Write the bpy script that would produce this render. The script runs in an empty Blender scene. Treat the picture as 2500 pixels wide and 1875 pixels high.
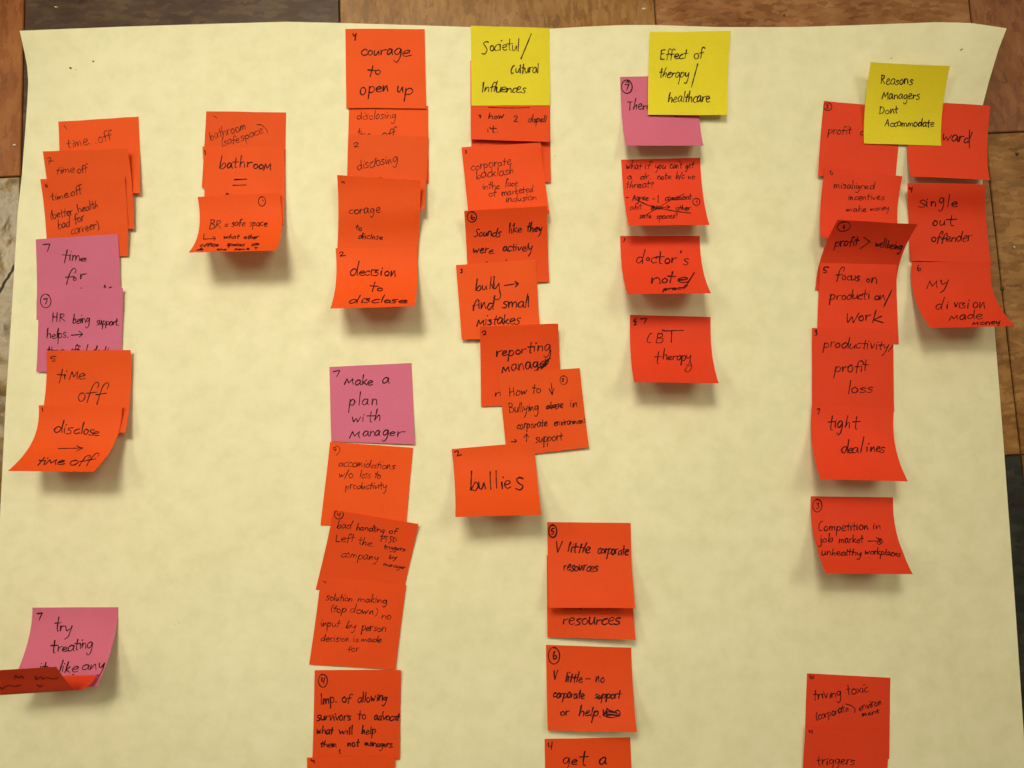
import bpy, math, random
import numpy as np
from mathutils import Vector

# ---------------------------------------------------------------- camera, world, lamps
SC = bpy.context.scene
F = 1875.0; CX, CY = 1250.0, 937.5          # focal length and centre in photograph pixels (2500 x 1875)
DIST = 0.705; TILT = math.radians(5.95)
CAM = np.array([0.0, -DIST*math.sin(TILT), DIST*math.cos(TILT)])
cd = bpy.data.cameras.new("camera"); cam = bpy.data.objects.new("camera", cd)
SC.collection.objects.link(cam); SC.camera = cam
cam.location = CAM; cam.rotation_euler = (TILT, 0, 0)
cd.sensor_width = 36.0; cd.lens = F/2500*36; cd.clip_start = .01; cd.clip_end = 50
wd = bpy.data.worlds.new("World"); SC.world = wd; wd.use_nodes = True
bg = wd.node_tree.nodes['Background']; bg.inputs[0].default_value = (1.0, .83, .46, 1); bg.inputs[1].default_value = .14
SC.view_settings.view_transform = 'Standard'; SC.view_settings.look = 'None'
SC.view_settings.exposure = 0; SC.view_settings.gamma = 1

def area(name, loc, target, sx, sy, power, col, spread=180):
    l = bpy.data.lights.new(name, 'AREA'); l.shape = 'RECTANGLE'; l.size = sx; l.size_y = sy
    l.energy = power; l.color = col; l.spread = math.radians(spread)
    o = bpy.data.objects.new(name, l); SC.collection.objects.link(o); o.location = loc
    d = Vector(target)-Vector(loc); o.rotation_euler = d.to_track_quat('-Z', 'Y').to_euler()
area("ceiling_lamp", (-2.15, .78, 2.5), (-2.15, .78, 0), .6, 1.25, 25, (1, .915, .64))
area("ceiling_lamp", (-.55, 1.30, 2.4), (-.15, .07, 0), .95, .65, 2.38, (1, .925, .665), 34)  # added lamp, beam narrowed so the sheet darkens towards its lower edge
area("ceiling_lamp", (-.4, 3.0, 2.5), (-.4, 3.0, 0), 1.3, 1.0, 9, (1, .91, .62))
area("ceiling_lamp", (1.4, .8, 2.5), (1.4, .8, 0), 1.0, 1.0, 21, (1, .91, .61))

# ---------------------------------------------------------------- geometry helpers
RT = np.array([1.0, 0, 0]); UP = np.array([0, math.cos(TILT), math.sin(TILT)]); FW = np.array([0, math.sin(TILT), -math.cos(TILT)])
def proj(P):
    d = np.asarray(P)-CAM; w = d@FW
    return np.stack([CX+F*(d@RT)/w, CY-F*(d@UP)/w], -1)
def back(px, py, z):
    px, py, z = np.broadcast_arrays(np.asarray(px, float), np.asarray(py, float), np.asarray(z, float))
    d = ((px-CX)/F)[..., None]*RT + ((CY-py)/F)[..., None]*UP + FW
    s = (z-CAM[2])/d[..., 2]
    return CAM + d*s[..., None]
CT = back(48, 75, .012); CR = back(2458, 69, .03)
def paper_z(x, y):
    x = np.asarray(x, float); y = np.asarray(y, float)
    z = .0011 + .0005*np.sin(x*31+y*17+.7) + .0004*np.sin(y*43-x*22+2.1) + .00030*np.sin(x*95+1.3)*np.sin(y*78+.4) + .00012*np.sin(x*150-y*60)
    z = np.maximum(z, .0006)
    dl = np.hypot((x-CT[0]), (y-CT[1])); z = z + .016*np.clip(1-dl/.12, 0, 1)**2
    dr = np.hypot((x-CR[0]), (y-CR[1])*.8); z = z + .040*np.clip(1-dr/.20, 0, 1)**2
    for x0, y0, x1, y1, h in ((.03, -.13, .50, -.16, .0007), (-.45, -.20, -.36, .30, .0005), (.22, .36, .26, -.5, .0005), (-.30, -.42, .25, -.39, .0006), (-.17, .38, -.21, -.45, .0004), (-.5, .07, -.1, .10, .0004)):
        L2 = (x1-x0)**2+(y1-y0)**2; tt = ((x-x0)*(x1-x0)+(y-y0)*(y1-y0))/L2
        dd = np.hypot(x-x0-np.clip(tt, 0, 1)*(x1-x0), y-y0-np.clip(tt, 0, 1)*(y1-y0))
        z = z+1.2*h*np.clip(1-dd/.009, 0, 1)
    e = np.clip(1-np.abs(y-.395)/.06, 0, 1)
    z = z + .0016*e*(1+np.sin(x*15+.5))
    return z
def back_on_paper(px, py, dz=0.0):
    z = .002
    for _ in range(6):
        P = back(px, py, z); z = paper_z(P[..., 0], P[..., 1])+dz
    return back(px, py, z)

def mesh_obj(name, verts, faces, mat, parent=None, smooth=True, solid=0.0):
    me = bpy.data.meshes.new(name); me.from_pydata([tuple(map(float, v)) for v in verts], [], faces); me.update()
    if smooth: me.polygons.foreach_set('use_smooth', [True]*len(me.polygons))
    me.materials.append(mat)
    o = bpy.data.objects.new(name, me); SC.collection.objects.link(o)
    if parent is not None: o.parent = parent
    if solid:
        m = o.modifiers.new('thickness', 'SOLIDIFY'); m.thickness = solid; m.offset = -1
        e = o.modifiers.new('crisp_edges', 'EDGE_SPLIT'); e.split_angle = math.radians(50)
    return o
def tag(o, label=None, cat=None, group=None, kind=None):
    for k, v in (('label', label), ('category', cat), ('group', group), ('kind', kind)):
        if v: o[k] = v
    return o
def grid_faces(nu, nv):
    return [(j*nu+i, j*nu+nu+i, j*nu+nu+i+1, j*nu+i+1) for j in range(nv-1) for i in range(nu-1)]

# ---------------------------------------------------------------- materials
def newmat(name):
    m = bpy.data.materials.new(name); m.use_nodes = True
    nt = m.node_tree; b = nt.nodes['Principled BSDF']
    return m, nt, b
def N(nt, t, **kw):
    n = nt.nodes.new(t)
    for k, v in kw.items():
        if k in n.inputs.keys(): n.inputs[k].default_value = v
        else: setattr(n, k, v)
    return n
def ramp(nt, fac, stops):
    r = nt.nodes.new('ShaderNodeValToRGB'); e = r.color_ramp.elements
    while len(e) > 2: e.remove(e[-1])
    for i, (p, c) in enumerate(stops):
        x = e[i] if i < 2 else e.new(p)
        x.position = p; x.color = (*c, 1)
    nt.links.new(fac, r.inputs[0]); return r
def coords(nt, scale=(1, 1, 1), rot=(0, 0, 0)):
    tc = nt.nodes.new('ShaderNodeTexCoord'); mp = nt.nodes.new('ShaderNodeMapping')
    mp.inputs['Scale'].default_value = scale; mp.inputs['Rotation'].default_value = rot
    nt.links.new(tc.outputs['Object'], mp.inputs[0]); return mp.outputs[0]

def paper_mat():
    m, nt, b = newmat('cream_paper'); co = coords(nt)
    n1 = N(nt, 'ShaderNodeTexNoise', Scale=55.0, Detail=4.0, Roughness=.6); nt.links.new(co, n1.inputs['Vector'])
    n2 = N(nt, 'ShaderNodeTexNoise', Scale=11.0, Detail=3.0); nt.links.new(co, n2.inputs['Vector'])
    r1 = ramp(nt, n1.outputs[0], [(.34, (.805, .775, .565)), (.50, (.85, .812, .605)), (.66, (.88, .838, .645))])
    r2 = ramp(nt, n2.outputs[0], [(.3, (.96, .95, .93)), (.7, (1, 1, 1))])
    mx = nt.nodes.new('ShaderNodeMix'); mx.data_type = 'RGBA'; mx.blend_type = 'MULTIPLY'; mx.inputs[0].default_value = 1
    nt.links.new(r1.outputs[0], mx.inputs[6]); nt.links.new(r2.outputs[0], mx.inputs[7])
    nt.links.new(mx.outputs[2], b.inputs['Base Color']); b.inputs['Roughness'].default_value = .75
    b.inputs['Specular IOR Level'].default_value = .25
    n3 = N(nt, 'ShaderNodeTexNoise', Scale=90.0, Detail=5.0); nt.links.new(co, n3.inputs['Vector'])
    bp = N(nt, 'ShaderNodeBump', Strength=.25, Distance=.0012); nt.links.new(n3.outputs[0], bp.inputs['Height'])
    nt.links.new(bp.outputs[0], b.inputs['Normal'])
    return m
def note_mat(name, col):
    m, nt, b = newmat(name); co = coords(nt)
    n1 = N(nt, 'ShaderNodeTexNoise', Scale=900.0, Detail=3.0); nt.links.new(co, n1.inputs['Vector'])
    d = [max(c*.965, 0) for c in col]; l = [min(c*1.03, 1) for c in col]
    r1 = ramp(nt, n1.outputs[0], [(.35, d), (.65, l)])
    oi = nt.nodes.new('ShaderNodeObjectInfo'); mr = nt.nodes.new('ShaderNodeMapRange'); mr.inputs[3].default_value = .93; mr.inputs[4].default_value = 1.05
    nf = N(nt, 'ShaderNodeTexNoise', Scale=28.0, Detail=3.0); nt.links.new(co, nf.inputs['Vector'])
    mf = nt.nodes.new('ShaderNodeMapRange'); mf.inputs[3].default_value = .93; mf.inputs[4].default_value = 1.06; nt.links.new(nf.outputs[0], mf.inputs[0])
    nt.links.new(oi.outputs['Random'], mr.inputs[0]); vm = nt.nodes.new('ShaderNodeVectorMath'); vm.operation = 'SCALE'
    ml = nt.nodes.new('ShaderNodeMath'); ml.operation = 'MULTIPLY'; nt.links.new(mr.outputs[0], ml.inputs[0]); nt.links.new(mf.outputs[0], ml.inputs[1])
    nt.links.new(r1.outputs[0], vm.inputs[0]); nt.links.new(ml.outputs[0], vm.inputs['Scale'])
    nt.links.new(vm.outputs[0], b.inputs['Base Color']); b.inputs['Roughness'].default_value = .65
    b.inputs['Specular IOR Level'].default_value = .2
    n3 = N(nt, 'ShaderNodeTexNoise', Scale=60.0, Detail=3.0); nt.links.new(co, n3.inputs['Vector'])
    bp = N(nt, 'ShaderNodeBump', Strength=.10, Distance=.001); nt.links.new(n3.outputs[0], bp.inputs['Height'])
    nt.links.new(bp.outputs[0], b.inputs['Normal'])
    tr = nt.nodes.new('ShaderNodeBsdfTranslucent'); tr.inputs[0].default_value = (*col, 1)
    ms = nt.nodes.new('ShaderNodeMixShader'); ms.inputs[0].default_value = .12
    out = nt.nodes['Material Output']
    nt.links.new(b.outputs[0], ms.inputs[1]); nt.links.new(tr.outputs[0], ms.inputs[2]); nt.links.new(ms.outputs[0], out.inputs[0])
    return m
def ink_mat(name, col):
    m, nt, b = newmat(name); co = coords(nt)
    n1 = N(nt, 'ShaderNodeTexNoise', Scale=350.0, Detail=2.0); nt.links.new(co, n1.inputs['Vector'])
    r1 = ramp(nt, n1.outputs[0], [(.3, col), (.75, [c*1.8 for c in col])])
    nt.links.new(r1.outputs[0], b.inputs['Base Color']); b.inputs['Roughness'].default_value = .7
    b.inputs['Specular IOR Level'].default_value = .12
    return m
def tile_mat(name, stops, stretch=(1, 1, 1), rough=.34, scale=34, scratch=.2, spec=.16, wave=.003):
    """vinyl composition tile: pressed elongated chips in tones of one colour"""
    m, nt, b = newmat(name)
    cg = coords(nt); co = coords(nt, stretch)
    wn = N(nt, 'ShaderNodeTexNoise', Scale=160.0, Detail=4.0, Roughness=.65); nt.links.new(cg, wn.inputs['Vector'])
    wv = nt.nodes.new('ShaderNodeVectorMath'); wv.operation = 'MULTIPLY_ADD'; nt.links.new(wn.outputs['Color'], wv.inputs[0]); wv.inputs[1].default_value = (.014, .014, 0)
    nt.links.new(co, wv.inputs[2])
    vo = N(nt, 'ShaderNodeTexVoronoi', Scale=float(scale)*4.2); nt.links.new(wv.outputs[0], vo.inputs['Vector'])
    vo2 = N(nt, 'ShaderNodeTexVoronoi', Scale=float(scale)*1.5); nt.links.new(wv.outputs[0], vo2.inputs['Vector'])
    n1 = N(nt, 'ShaderNodeTexNoise', Scale=14.0, Detail=4.0, Roughness=.6); nt.links.new(cg, n1.inputs['Vector'])
    s1 = nt.nodes.new('ShaderNodeSeparateColor'); nt.links.new(vo.outputs['Color'], s1.inputs[0])
    s2 = nt.nodes.new('ShaderNodeSeparateColor'); nt.links.new(vo2.outputs['Color'], s2.inputs[0])
    def mth(op, a, b_):
        q = nt.nodes.new('ShaderNodeMath'); q.operation = op
        for k, v in enumerate((a, b_)):
            if isinstance(v, float): q.inputs[k].default_value = v
            else: nt.links.new(v, q.inputs[k])
        return q.outputs[0]
    f = mth('ADD', mth('ADD', mth('MULTIPLY', s1.outputs[0], .17), mth('MULTIPLY', s2.outputs[1], .05)), mth('ADD', mth('MULTIPLY', n1.outputs[0], .55), .11))
    r1 = ramp(nt, f, stops)
    nt.links.new(r1.outputs[0], b.inputs['Base Color']); b.inputs['Specular IOR Level'].default_value = spec
    n2 = N(nt, 'ShaderNodeTexNoise', Scale=28.0, Detail=6.0, Roughness=.7); nt.links.new(cg, n2.inputs['Vector'])
    rr = nt.nodes.new('ShaderNodeMapRange'); rr.inputs[1].default_value = .3; rr.inputs[2].default_value = .7
    rr.inputs[3].default_value = rough*.65; rr.inputs[4].default_value = rough*1.45
    nt.links.new(n2.outputs[0], rr.inputs[0]); nt.links.new(rr.outputs[0], b.inputs['Roughness'])
    n3 = N(nt, 'ShaderNodeTexNoise', Scale=150.0, Detail=4.0, Roughness=.6); nt.links.new(cg, n3.inputs['Vector'])
    bp = N(nt, 'ShaderNodeBump', Strength=scratch, Distance=.0008); nt.links.new(n3.outputs[0], bp.inputs['Height'])
    n4 = N(nt, 'ShaderNodeTexNoise', Scale=22.0, Detail=2.0); nt.links.new(cg, n4.inputs['Vector'])
    bp2 = N(nt, 'ShaderNodeBump', Strength=.4, Distance=wave); nt.links.new(n4.outputs[0], bp2.inputs['Height'])
    nt.links.new(bp.outputs[0], bp2.inputs['Normal'])
    nt.links.new(bp2.outputs[0], b.inputs['Normal'])
    return m
MP = paper_mat()
MAT = {
 'orange': note_mat('orange_note_paper', (.88, .098, .012)),
 'vermilion': note_mat('vermilion_note_paper', (.87, .082, .012)),
 'red': note_mat('red_note_paper', (.86, .062, .020)),
 'pink': note_mat('pink_note_paper', (.69, .165, .32)),
 'rose': note_mat('rose_note_paper', (.69, .16, .29)),
 'yellow': note_mat('yellow_note_paper', (.86, .73, .03)),
}
INK = {'faint': ink_mat('faint_ink', (.13, .010, .008)), 'marker': ink_mat('black_marker_ink', (.022, .006, .007)), 'pen': ink_mat('thin_pen_ink', (.055, .010, .010))}

# ---------------------------------------------------------------- floor
ga = math.radians(2.65)                                    # the tile grid is turned a little against the sheet
U_ = np.array([math.cos(ga), math.sin(ga), 0]); V_ = np.array([-math.sin(ga), math.cos(ga), 0]); PITCH = .3048
O_ = back(59, 0, 0)                                        # a point of a vertical joint
Hs = back(52, 430, 0)                                      # a point of a horizontal joint
u0 = float(O_@U_); v0 = float(Hs@V_)
mg, nt, b = newmat('dark_joint'); b.inputs['Base Color'].default_value = (.03, .02, .012, 1); b.inputs['Roughness'].default_value = .8
n1 = N(nt, 'ShaderNodeTexNoise', Scale=80.0, Detail=4.0); r1 = ramp(nt, n1.outputs[0], [(.3, (.02, .014, .01)), (.7, (.06, .042, .028))]); nt.links.new(r1.outputs[0], b.inputs['Base Color'])
floor = mesh_obj('floor', [(-2, -2, -.003), (2, -2, -.003), (2, 2, -.003), (-2, 2, -.003)], [(0, 1, 2, 3)], mg, smooth=False)
tag(floor, kind='structure')
TM = {
 'rust': tile_mat('rust_tile', [(.34, (.19, .055, .015)), (.5, (.30, .095, .026)), (.66, (.37, .14, .045))], (1.6, .5, 1)),
 'plum': tile_mat('plum_tile', [(.34, (.045, .022, .020)), (.5, (.075, .038, .026)), (.66, (.135, .080, .045))], (.5, 1.8, 1)),
 'tan': tile_mat('tan_tile', [(.34, (.16, .065, .016)), (.5, (.29, .135, .042)), (.66, (.40, .21, .075))], (2.2, .7, 1)),
 'brown': tile_mat('brown_tile', [(.34, (.17, .062, .024)), (.5, (.29, .122, .05)), (.66, (.40, .20, .09))], (.7, 2.0, 1)),
 'brick': tile_mat('brick_tile', [(.34, (.16, .058, .03)), (.5, (.26, .10, .047)), (.66, (.33, .145, .068))], (1.6, .7, 1)),
 'grey': tile_mat('greige_tile', [(.34, (.11, .055, .015)), (.5, (.19, .108, .034)), (.66, (.28, .175, .066))], (1, 1, 1), rough=.17, scratch=.35, spec=.42, wave=.008),
 'oak': tile_mat('oak_tile', [(.34, (.15, .062, .017)), (.5, (.28, .128, .04)), (.66, (.42, .22, .08))], (.6, 2.0, 1)),
 'slate': tile_mat('slate_tile', [(.34, (.018, .018, .017)), (.5, (.030, .030, .028)), (.66, (.055, .052, .046))], (.7, 1.6, 1)),
}
TILES = {(-1, 0): 'rust', (0, 0): 'plum', (1, 0): 'tan', (2, 0): 'brown', (3, 0): 'brick', (-1, -1): 'grey', (-1, -2): 'oak',
         (3, -1): 'oak', (3, -2): 'oak', (2, -2): 'slate', (2, -1): 'oak', (0, -1): 'brown', (1, -1): 'oak', (-1, 1): 'oak', (0, 1): 'tan', (1, 1): 'brown',
         (2, 1): 'rust', (3, 1): 'tan', (-2, 0): 'tan', (-2, -1): 'brown', (4, 0): 'plum', (4, -1): 'tan', (4, -2): 'brown'}
def tile_mesh(rng):
    g = .00045+rng.random()*.0002; h = .0028; be = .0008
    a, c = g, PITCH-g
    v = [(a, a, -h), (c, a, -h), (c, c, -h), (a, c, -h), (a, a, -be), (c, a, -be), (c, c, -be), (a, c, -be),
         (a+be, a+be, 0), (c-be, a+be, 0), (c-be, c-be, 0), (a+be, c-be, 0)]
    f = [(0, 1, 5, 4), (1, 2, 6, 5), (2, 3, 7, 6), (3, 0, 4, 7), (4, 5, 9, 8), (5, 6, 10, 9), (6, 7, 11, 10), (7, 4, 8, 11), (8, 9, 10, 11)]
    return v, f
rng = random.Random(5)
tcache = {}
for i in range(-3, 6):
    for j in range(-4, 3):
        k = TILES.get((i, j)) or rng.choice(['oak', 'brown', 'tan', 'brick', 'plum'])
        if k not in tcache:
            v, f = tile_mesh(rng); o = mesh_obj('tile', v, f, TM[k], floor, smooth=False); tcache[k] = o.data
        else:
            o = bpy.data.objects.new('tile', tcache[k]); SC.collection.objects.link(o); o.parent = floor
        p = U_*(u0+i*PITCH)+V_*(v0+j*PITCH)
        o.location = (p[0], p[1], rng.uniform(-.0003, 0)); o.rotation_euler = (0, 0, ga)

a_, b_ = back(-25, 752, 0), back(36, 648, 0); d_ = (b_-a_)/np.linalg.norm(b_-a_); n_ = np.array([-d_[1], d_[0], 0])
cr_v = []; rc = random.Random(3)
for k in range(15):
    p = a_+(b_-a_)*k/14; w = .0005+rc.uniform(0, .0008); q = p+n_*rc.uniform(-.0006, .0006)
    cr_v += [(*(q+n_*w)[:2], .00035), (*(q-n_*w)[:2], .00035)]
mesh_obj('crack', cr_v, [(2*k, 2*k+1, 2*k+3, 2*k+2) for k in range(14)], mg, floor, smooth=False)

# ---------------------------------------------------------------- the paper sheet
TOPE = np.array([(-200, 86), (48, 75), (300, 65), (520, 58), (700, 53), (828, 56), (1000, 61), (1150, 66), (1342, 70), (1430, 65), (1520, 61), (1600, 61), (1750, 66), (1950, 66), (2070, 62), (2290, 54), (2370, 56), (2458, 69), (2700, 110)], float)
LEFE = np.array([(75, 48), (125, 59), (160, 66), (200, 69), (260, 66), (340, 60), (430, 53), (520, 43), (640, 36), (800, 26), (980, 14), (1300, -2), (1875, -32), (2400, -60)], float)
RIGE = np.array([(69, 2458), (120, 2438), (200, 2414), (262, 2398), (350, 2395), (440, 2399), (600, 2412), (800, 2428), (1083, 2450), (1500, 2480), (1875, 2505), (2400, 2545)], float)
def smooth_interp(x, A):
    w = np.array([-12, -6, 0, 6, 12.]); return np.mean([np.interp(x+d, A[:, 0], A[:, 1]) for d in w], 0)
nu, nv = 181, 151
s = np.linspace(0, 1, nu); t = np.linspace(0, 1, nv)**1.15
S, T = np.meshgrid(s, t)
PYB = 2300.
px = np.zeros_like(S); py = np.zeros_like(S)
py = 75+(PYB-75)*T
for _ in range(3):
    L = np.interp(py, LEFE[:, 0], LEFE[:, 1]); R = np.interp(py, RIGE[:, 0], RIGE[:, 1])
    px = L+(R-L)*S
    top = np.interp(px, TOPE[:, 0], TOPE[:, 1])
    py = top+(PYB-top)*T
P = back_on_paper(px, py)
sheet = mesh_obj('paper_sheet', P.reshape(-1, 3), grid_faces(nu, nv), MP, solid=.00018)
tag(sheet, 'large cream paper sheet with curling top corners lying on the floor tiles', 'paper')

# small ink specks on the sheet
def blob(cx, cy, r, n=9, seed=0, el=1.0, ang=0.0, zf=None, h=.00012):
    rg = random.Random(seed); pts = []
    for k in range(n):
        a = 2*math.pi*k/n; rr = r*rg.uniform(.75, 1.2)
        x = math.cos(a)*rr*el; y = math.sin(a)*rr
        pts.append((cx+x*math.cos(ang)-y*math.sin(ang), cy+x*math.sin(ang)+y*math.cos(ang)))
    pts.append((cx, cy)); pts = np.array(pts)
    Q = back_on_paper(pts[:, 0], pts[:, 1], h)
    return Q, [(n, (k+1) % n, k) for k in range(n)]
for k, (x, y, r, el, an) in enumerate([(172, 166, 2.2, 1.6, .4), (184, 170, 1.0, 1, 0), (227.5, 150, 2.3, 1, 0), (1355, 381, .9, 1, 0), (2176, 142, 1.4, 1, 0), (2347, 121, 1.3, 3.2, -.5), (1380, 1524, .9, 1, 0), (427, 1524, .9, 1, 0), (437, 1522, .8, 1, 0), (2125, 1591, .8, 1, 0)]):
    Q, f = blob(x, y, r, seed=k, el=el, ang=an)
    o = mesh_obj('ink_speck', Q, f, INK['marker'], sheet, smooth=False)

# ---------------------------------------------------------------- pen strokes
G = {}
def gl(ch, w, *strokes): G[ch] = (w, [np.array(s_, float) for s_ in strokes])
gl('a', .88, [(.74, .82), (.48, 1), (.14, .68), (.1, .22), (.34, .0), (.62, .32), (.76, .92), (.76, .92), (.73, .3), (.86, .02)])
gl('b', .82, [(.13, 2), (.1, 1), (.1, .04), (.1, .04), (.17, .62), (.46, .95), (.74, .62), (.64, .14), (.36, -.03), (.12, .12)])
gl('c', .75, [(.68, .82), (.44, 1), (.13, .65), (.12, .25), (.38, 0), (.74, .16)])
gl('d', .92, [(.7, .72), (.42, .95), (.08, .5), (.24, .02), (.58, .22), (.78, 1.0), (.84, 2), (.84, 2), (.8, .9), (.86, .0)])
gl('e', .80, [(.12, .48), (.48, .54), (.7, .75), (.48, 1), (.18, .8), (.1, .35), (.36, 0), (.76, .14)])
gl('f', .62, [(.74, 1.72), (.52, 1.98), (.32, 1.6), (.28, .8), (.24, -.15)], [(.02, .88), (.64, .98)])
gl('ƒ', .66, [(.16, -.25), (.24, .6), (.36, 1.5), (.58, 1.95), (.78, 1.75), (.72, 1.3)], [(.0, .72), (.7, .86)])
gl('g', .86, [(.72, .85), (.42, 1), (.1, .6), (.22, .1), (.52, .22), (.72, .9), (.72, .9), (.74, 0), (.58, -.8), (.3, -1), (.1, -.72)])
gl('h', .84, [(.13, 2), (.11, 1), (.11, 0), (.11, 0), (.2, .62), (.5, .92), (.68, .66), (.72, 0)])
gl('i', .36, [(.16, 1), (.15, .4), (.2, 0)], [(.2, 1.42), (.24, 1.52)])
gl('ı', .36, [(.16, 1), (.15, .4), (.2, 0)])
gl('j', .42, [(.3, 1), (.32, -.4), (.12, -.92), (-.1, -.7)], [(.3, 1.45), (.34, 1.52)])
gl('k', .80, [(.13, 2), (.11, 1), (.11, 0)], [(.66, 1.0), (.16, .45), (.16, .45), (.42, .3), (.76, 0)])
gl('l', .36, [(.17, 2), (.14, 1), (.17, 0)])
gl('m', 1.2, [(.1, 1), (.1, 0), (.1, 0), (.18, .68), (.4, .94), (.53, .65), (.54, .04), (.54, .04), (.64, .68), (.86, .94), (1.0, .6), (1.05, 0)])
gl('μ', 1.1, [(.0, -.08), (.2, .98), (.2, .98), (.46, .22), (.46, .22), (.86, 1.0), (.86, 1.0), (.86, .4), (.98, 0)])
gl('n', .86, [(.1, 1), (.1, 0), (.1, 0), (.2, .68), (.48, .96), (.67, .62), (.72, 0)])
gl('o', .84, [(.5, .96), (.2, .86), (.09, .42), (.3, .02), (.64, .14), (.74, .62), (.5, .96), (.36, .98)])
gl('p', .82, [(.1, 1), (.11, 0), (.08, -1), (.08, -1), (.14, .55), (.44, .98), (.73, .65), (.6, .15), (.32, .02), (.12, .2)])
gl('r', .64, [(.1, 1), (.12, 0), (.12, 0), (.17, .62), (.38, .92), (.62, .9)])
gl('s', .72, [(.64, .86), (.4, 1), (.16, .78), (.34, .54), (.6, .28), (.4, .0), (.06, .08)])
gl('ʒ', .70, [(.02, .98), (.56, .98), (.56, .98), (.26, .64), (.26, .64), (.6, .4), (.44, .04), (.04, .08)])
gl('t', .60, [(.3, 1.72), (.28, .6), (.32, .06), (.46, .0)], [(.0, .98), (.62, 1.04)])
gl('u', .84, [(.1, 1), (.1, .28), (.32, 0), (.6, .3), (.7, 1), (.7, 1), (.7, .4), (.78, 0)])
gl('v', .74, [(.06, 1), (.34, .0), (.34, .0), (.66, 1)])
gl('w', 1.08, [(.04, .98), (.24, .02), (.24, .02), (.5, .78), (.5, .78), (.7, .02), (.7, .02), (.98, 1)])
gl('x', .74, [(.06, 1), (.68, 0)], [(.66, 1), (.06, 0)])
gl('y', .80, [(.08, 1), (.16, .42), (.42, .32), (.68, .98), (.68, .98), (.62, -.2), (.42, -.95), (.12, -.85)])
gl('z', .7, [(.06, 1), (.62, 1), (.62, 1), (.06, 0), (.06, 0), (.68, 0)])
gl('A', 1.0, [(.05, 0), (.46, 1.75), (.46, 1.75), (.82, 0)], [(.18, .65), (.74, .7)])
gl('B', .95, [(.14, 1.75), (.12, 0)], [(.1, 1.72), (.6, 1.62), (.62, 1.15), (.2, .92), (.2, .92), (.78, .7), (.7, .1), (.08, .02)])
gl('C', .85, [(.7, 1.7), (.5, 1.85), (.2, 1.3), (.1, .5), (.3, .0), (.62, .1)])
gl('D', 1.0, [(.14, 1.7), (.14, 0)], [(.1, 1.68), (.65, 1.4), (.82, .8), (.6, .2), (.12, .02)])
gl('E', .86, [(.72, 1.72), (.14, 1.68), (.14, 1.68), (.12, .02), (.12, .02), (.7, .05)], [(.12, .92), (.6, .98)])
gl('H', 1.0, [(.14, 1.75), (.13, 0)], [(.78, 1.75), (.78, 0)], [(.12, .88), (.8, .92)])
gl('I', .40, [(.14, 1.75), (.2, 0)])
gl('L', .74, [(.14, 1.8), (.12, .3), (.2, .04), (.66, .1)])
gl('M', 1.2, [(.06, 0), (.2, 1.6), (.2, 1.6), (.55, .5), (.55, .5), (.9, 1.6), (.9, 1.6), (1.05, 0)])
gl('P', .85, [(.14, 1.75), (.12, 0)], [(.06, 1.7), (.6, 1.6), (.64, 1.1), (.18, .85)])
gl('R', .95, [(.14, 1.75), (.12, 0)], [(.06, 1.7), (.58, 1.6), (.6, 1.15), (.2, .88), (.2, .88), (.85, .0)])
gl('S', .85, [(.74, 1.6), (.5, 1.78), (.2, 1.5), (.42, .95), (.6, .4), (.34, -.2), (.02, -.1)])
gl('T', .90, [(.0, 1.65), (.82, 1.72)], [(.42, 1.7), (.4, 0)])
gl('V', .86, [(.06, 1.7), (.4, .02), (.4, .02), (.72, 1.75)])
gl('2', .80, [(.1, 1.3), (.3, 1.65), (.62, 1.45), (.5, .8), (.08, .04), (.08, .04), (.72, .08)])
gl('.', .36, [(.14, .08), (.18, .0)])
gl(',', .3, [(.16, .1), (.1, -.3)])
gl("'", .3, [(.16, 1.9), (.12, 1.5)])
gl('/', .62, [(.56, 1.95), (.06, -.35)])
gl('(', .42, [(.36, 1.9), (.12, 1.1), (.12, .3), (.36, -.3)])
gl(')', .42, [(.06, 1.8), (.34, 1.2), (.34, .2), (.1, -.4)])
gl('?', .66, [(.06, 1.4), (.3, 1.75), (.58, 1.4), (.28, .9), (.28, .55)], [(.28, .08), (.3, .02)])
gl('-', .6, [(.06, .5), (.5, .52)])

ALT = {}
def al(ch, w, *strokes): ALT.setdefault(ch, []).append((w, [np.array(s_, float) for s_ in strokes]))
al('a', .86, [(.68, .86), (.34, 1.0), (.06, .5), (.2, .02), (.52, .22), (.70, .92), (.70, .92), (.70, .35), (.84, -.02)])
al('b', .78, [(.2, 2.1), (.06, .0), (.06, .0), (.5, .9), (.72, .5), (.45, -.05), (.08, .1)])
al('c', .68, [(.66, 1.05), (.25, .85), (.08, .3), (.3, -.02), (.72, .2)])
al('d', .86, [(.62, .85), (.25, .85), (.04, .3), (.3, -.02), (.62, .5)], [(.84, 2.1), (.66, .6), (.70, -.05)])
al('e', .76, [(.06, .40), (.5, .62), (.56, .95), (.26, .95), (.06, .35), (.28, -.02), (.78, .18)])
al('g', .80, [(.66, .9), (.2, .95), (.1, .35), (.42, .25), (.68, 1), (.68, 1), (.58, -.5), (.25, -1.15), (-.02, -.85)])
al('h', .76, [(.22, 2.1), (.06, .0), (.06, .0), (.34, .82), (.56, .85), (.6, -.02)])
al('i', .34, [(.12, .95), (.18, -.02)], [(.26, 1.5), (.36, 1.62)])
al('l', .34, [(.26, 2.05), (.10, .0)])
al('m', 1.1, [(.05, .95), (.08, .0), (.08, .0), (.34, .92), (.42, .1), (.42, .1), (.70, .95), (.84, .5), (.92, 0)])
al('n', .80, [(.06, .98), (.08, .0), (.08, .0), (.42, .98), (.54, .5), (.66, -.02)])
al('o', .76, [(.42, 1.0), (.08, .62), (.16, .06), (.52, .06), (.64, .6), (.34, .98), (.2, .82)])
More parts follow.
